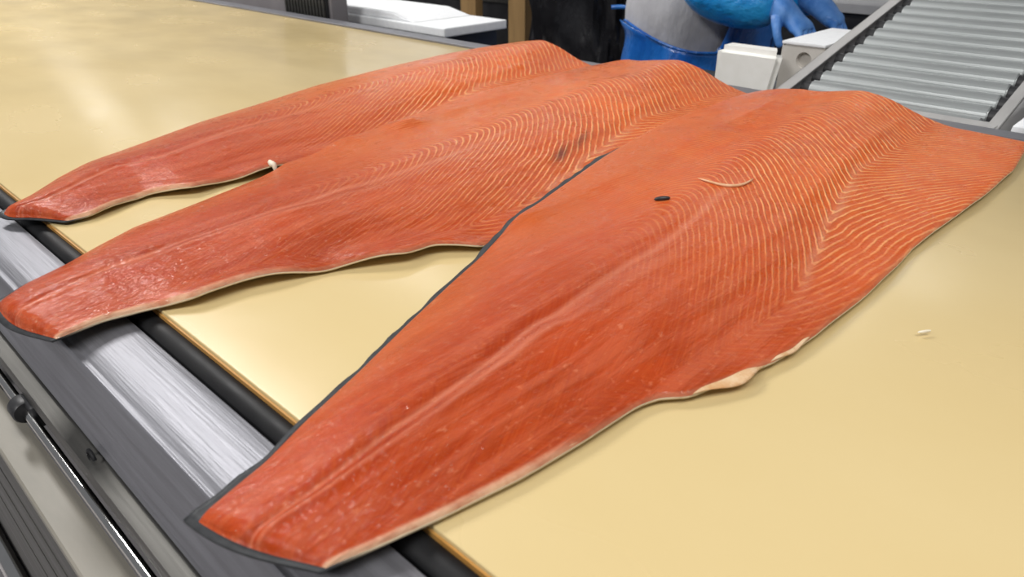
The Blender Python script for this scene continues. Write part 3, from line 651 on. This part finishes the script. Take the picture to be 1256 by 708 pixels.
# body: pelvis, spine, neck, head, arms, legs in one skin
bj = J(((0, 0, .92), (.135, .115)), ((.02, 0, 1.05), (.13, .11)), ((.07, 0, 1.20), (.15, .12)), ((.12, 0, 1.33), (.16, .10)), ((.155, 0, 1.42), (.055, .055)), ((.185, 0, 1.49), (.062, .06)), ((.215, 0, 1.58), (.082, .092)), ((.225, 0, 1.655), (.075, .085)), ((.22, 0, 1.71), (.04, .045)),
        ((.13, -.17, 1.345), .058), ((.15, -.205, 1.08), .044), ((.26, -.187, 1.045), .034), ((.305, -.180, 1.040), .026),
        ((.13, .17, 1.345), .058), ((.13, .205, 1.09), .044), ((.23, .13, 1.035), .034), ((.265, .105, 1.026), .026),
        ((0, -.085, .84), .095), ((.01, -.095, .48), .062), ((-.01, -.10, .10), .045), ((.09, -.11, .045), .036),
        ((0, .085, .84), .095), ((.01, .095, .48), .062), ((-.01, .10, .10), .045), ((.09, .11, .045), .036))
be = [(0, 1), (1, 2), (2, 3), (3, 4), (4, 5), (5, 6), (6, 7), (7, 8), (3, 9), (9, 10), (10, 11), (11, 12), (3, 13), (13, 14), (14, 15), (15, 16), (0, 17), (17, 18), (18, 19), (19, 20), (0, 21), (21, 22), (22, 23), (23, 24)]
skin('body', bj, be, m_skinp, wk, 2)
# face (turned towards the conveyor, +x)
bm = bmesh.new()
tube(bm, [(.297, 0, 1.625), (.313, 0, 1.605), (.322, 0, 1.585), (.303, 0, 1.574)], [.008, .010, .013, .006], 10); obj('nose', bm, m_skinp, wk)
m_eye = noise_mat('eye', (0.03, 0.02, 0.015), (0.05, 0.03, 0.02), (50, 50, 50), (0.1, 0.2), 0, 0)
m_lip = noise_mat('lips', (0.40, 0.15, 0.12), (0.45, 0.18, 0.14), (50, 50, 50), (0.4, 0.5), 0, 0)
for sy in (-1, 1):
    bm = bmesh.new(); bmesh.ops.create_uvsphere(bm, u_segments=16, v_segments=10, radius=.011); bmesh.ops.translate(bm, vec=(.288, sy * .032, 1.622), verts=bm.verts); obj('eye', bm, m_eye, wk)
    bm = bmesh.new(); tube(bm, [(.215, sy * .084, 1.635), (.205, sy * .093, 1.62), (.208, sy * .092, 1.60), (.216, sy * .084, 1.585)], [.006, .012, .011, .006], 8); obj('ear', bm, m_skinp, wk)
bm = bmesh.new(); tube(bm, [(.284, -.020, 1.551), (.293, -.008, 1.550), (.293, .008, 1.550), (.284, .020, 1.551)], [.002, .0045, .0045, .002], 8); obj('mouth', bm, m_lip, wk)
m_cap = noise_mat('white_hair_net', (0.75, 0.76, 0.78), (0.8, 0.81, 0.83), (60, 60, 60), (0.8, 0.9), 0, 0.3)
bm = bmesh.new(); bmesh.ops.create_uvsphere(bm, u_segments=28, v_segments=16, radius=1)
bmesh.ops.scale(bm, vec=(.108, .104, .10), verts=bm.verts)
for v in bm.verts:
    if v.co.z < -.01: v.co.z = -.01 + (v.co.z + .01) * .1
    v.co.z += -v.co.x * -.30
bmesh.ops.translate(bm, vec=(.215, 0, 1.66), verts=bm.verts); obj('hair_net', bm, m_cap, wk)
# trousers and boots
skin('trousers', J(((0, 0, .93), (.14, .12)), ((0, -.088, .83), .104), ((.01, -.097, .48), .076), ((-.01, -.102, .22), .066), ((0, .088, .83), .104), ((.01, .097, .48), .076), ((-.01, .102, .22), .066)), [(0, 1), (1, 2), (2, 3), (0, 4), (4, 5), (5, 6)], m_dark, wk, 2)
for sy in (-1, 1):
    skin('boot', J(((-.012, sy * .102, .30), .075), ((-.012, sy * .102, .10), .062), ((.06, sy * .107, .062), .055), ((.15, sy * .115, .050), .045)), [(0, 1), (1, 2), (2, 3)], m_coat, wk, 2)
# coat: bloused over the apron tie
skin('coat', J(((-.01, 0, .56), (.215, .215)), ((-.01, 0, .72), (.205, .205)), ((-.02, 0, .90), (.195, .20)), ((-.02, -.01, .985), (.21, .215)), ((.0, -.01, 1.06), (.205, .205)), ((.05, 0, 1.20), (.19, .16)), ((.10, 0, 1.335), (.19, .125)), ((.155, 0, 1.43), (.085, .085)), ((.175, 0, 1.475), (.078, .078)),
       ((.13, -.175, 1.345), .078), ((.15, -.207, 1.10), .066), ((.30, -.19, 1.052), .052), ((.13, .175, 1.345), .078), ((.13, .207, 1.10), .066), ((.23, .13, 1.045), .052)),
     [(0, 1), (1, 2), (2, 3), (3, 4), (4, 5), (5, 6), (6, 7), (7, 8), (6, 9), (9, 10), (10, 11), (6, 12), (12, 13), (13, 14)], m_coat, wk, 2)
# apron: a skirt wrapped round the front and near side, open at the back, with bib, ties
bm = bmesh.new(); rows = []
na, nh = 60, 36
for i in range(nh):
    v = i / (nh - 1)
    row = []
    for k in range(na):
        u = k / (na - 1); a_ = -PI * .73 + u * PI * 1.47      # from the near back round the near side and front
        # top edge dips from the back to the front
        ztop = .965 - .06 * sstep(0, .30, np.array(u)).item() + .33 * sstep(.345, .42, np.array(u)).item() * (1 - sstep(.70, .78, np.array(u)).item())
        z = ztop + (.42 - ztop) * v
        rr = (.198 + .05 * v + .022 * max(0, min(1, (z - .93) / .04)) + .012 * math.sin(9 * a_ + 4 * v) * min(1, v * 3 + .2) + .006 * math.sin(23 * a_ + 7 * v) * min(1, v * 4))
        row.append(bm.verts.new((-.01 + rr * 1.02 * math.cos(a_), rr * math.sin(a_) - .005, z)))
    rows.append(row)
for a_, b_ in zip(rows[:-1], rows[1:]):
    for k in range(na - 1): bm.faces.new((a_[k], a_[k + 1], b_[k + 1], b_[k]))
o = obj('apron', bm, m_apron, wk); sd = o.modifiers.new('solid', 'SOLIDIFY'); sd.thickness = .003
bm = bmesh.new()
P = []
for k in range(50):
    u = k / 49; a_ = -PI * .73 + u * PI * 1.47; ztop = .965 - .06 * sstep(0, .30, np.array(u)).item(); P.append((-.01 + .202 * 1.02 * math.cos(a_), .202 * math.sin(a_) - .005, ztop - .002))
tube(bm, P, .004, 8); obj('apron_tie', bm, m_apron, wk)
bm = bmesh.new(); tube(bm, [(-.15, -.10, .990), (-.19, -.118, .992), (-.205, -.126, .991), (-.215, -.132, .990)], [.005, .006, .006, .006], 8); obj('tie_end', bm, m_apron, wk)
# over-sleeves
skin('oversleeve', J(((.115, -.215, 1.135), .072), ((.135, -.215, 1.072), .078), ((.20, -.205, 1.048), .074), ((.28, -.19, 1.040), .066), ((.325, -.182, 1.040), .046)), [(0, 1), (1, 2), (2, 3), (3, 4)], m_sleeve, wk, 2)
skin('oversleeve', J(((.125, .212, 1.13), .070), ((.135, .205, 1.07), .074), ((.19, .16, 1.045), .066), ((.255, .115, 1.03), .056), ((.285, .095, 1.022), .042)), [(0, 1), (1, 2), (2, 3), (3, 4)], m_sleeve, wk, 2)
# gloves with a palm and five separate fingers
def glove(w, fwd, side, down, name='glove'):
    w = Vector(w); f = Vector(fwd).normalized(); s_ = Vector(side).normalized(); d_ = Vector(down).normalized()
    j = [(w - f * .055, (.046, .042)), (w - f * .02, (.040, .034)), (w + f * .03, (.038, .024)), (w + f * .065, (.040, .020))]; e = [(0, 1), (1, 2), (2, 3)]
    def add(p, r, prev): j.append((p, (r, r))); e.append((prev, len(j) - 1)); return len(j) - 1
    for q, (off, L) in enumerate(((-.030, .062), (-.010, .074), (.010, .070), (.029, .055))):
        b0_ = w + f * .085 + s_ * off; i0 = add(b0_, .0098, 3)
        i1 = add(b0_ + f * L * .42 + d_ * L * .22, .0092, i0); i2 = add(b0_ + f * L * .62 + d_ * L * .58, .0086, i1); add(b0_ + f * L * .60 + d_ * L * .95, .0076, i2)
    i0 = add(w + f * .025 - s_ * .040 + d_ * .008, .012, 2); i1 = add(w + f * .052 - s_ * .056 + d_ * .026, .0105, i0); add(w + f * .078 - s_ * .052 + d_ * .044, .009, i1)
    skin(name, [(tuple(p), r) for p, r in j], e, m_glove, wk, 2)
glove((.325, -.178, 1.036), (.80, -.05, -.55), (0.1, 1, 0), (-.45, 0, -.9))
glove((.305, .085, 1.018), (.80, -.3, -.45), (0, -1, 0), (-.45, 0, -.9))

# ------------------------------------------------------------------ ceiling lamps (out of frame, seen only as reflections) and added wall fill lights
for (lx, ly), where in zip(LAMPS + [(0.9, 0.1), (-0.6, -2.6)], ('far row, nearest of three to the back wall boxes', 'far row, middle of three', 'far row, furthest left of three', 'over the left part of the cream belt', 'over the right end of the cream belt', 'in front of the table, behind the viewer')):
    r = thing('ceiling_lamp', 'white fluorescent ceiling lamp ' + where, 'lamp', (lx, ly, 3.4), 'ceiling lamps')
    bm = bmesh.new(); box(bm, (0, 0, .04), (1.6, .36, .06), .01); obj('housing', bm, m_wall, r)
    bm = bmesh.new(); box(bm, (0, 0, .004), (1.5, .30, .01), .002); obj('diffuser', bm, m_led, r)
    for q in (-.6, .6):
        bm = bmesh.new(); cyl(bm, (q, 0, .07), (q, 0, .6), .006, 8); obj('hanger', bm, m_grey, r)
for k, (lx, ly) in enumerate(WALL_FILL):  # housings for the added, unseen wall fill lights
    r = thing('wall_fill', 'added fill lamp tilted at the back wall, %s of the two' % ('right', 'left')[k], 'lamp', (lx, ly, 3.34), 'added fill lamps for the back wall')
    bm = bmesh.new(); box(bm, (0, -.03, .06), (1.6, .36, .06), .01, 2, Matrix.Rotation(.98, 3, 'X')); obj('housing', bm, m_wall, r)
    for q in (-.6, .6):
        bm = bmesh.new(); cyl(bm, (q, -.03, .08), (q, -.03, .65), .006, 8); obj('hanger', bm, m_grey, r)
for k, (lx, ly) in enumerate(BACK):
    r = thing('back_lamp', 'slim white ceiling lamp in the %s of the two rows behind the table, %s one' % (('nearer', 'farther')[k // 3], ('right', 'middle', 'left')[k % 3]), 'lamp', (lx, ly, 3.4), 'slim ceiling lamps behind the table')
    bm = bmesh.new(); box(bm, (0, 0, .04), (1.3, .20, .06), .01); obj('housing', bm, m_wall, r)
    bm = bmesh.new(); box(bm, (0, 0, .004), (1.2, .16, .01), .002); obj('diffuser', bm, m_led, r)
    for q in (-.5, .5):
        bm = bmesh.new(); cyl(bm, (q, 0, .07), (q, 0, .6), .006, 8); obj('hanger', bm, m_grey, r)
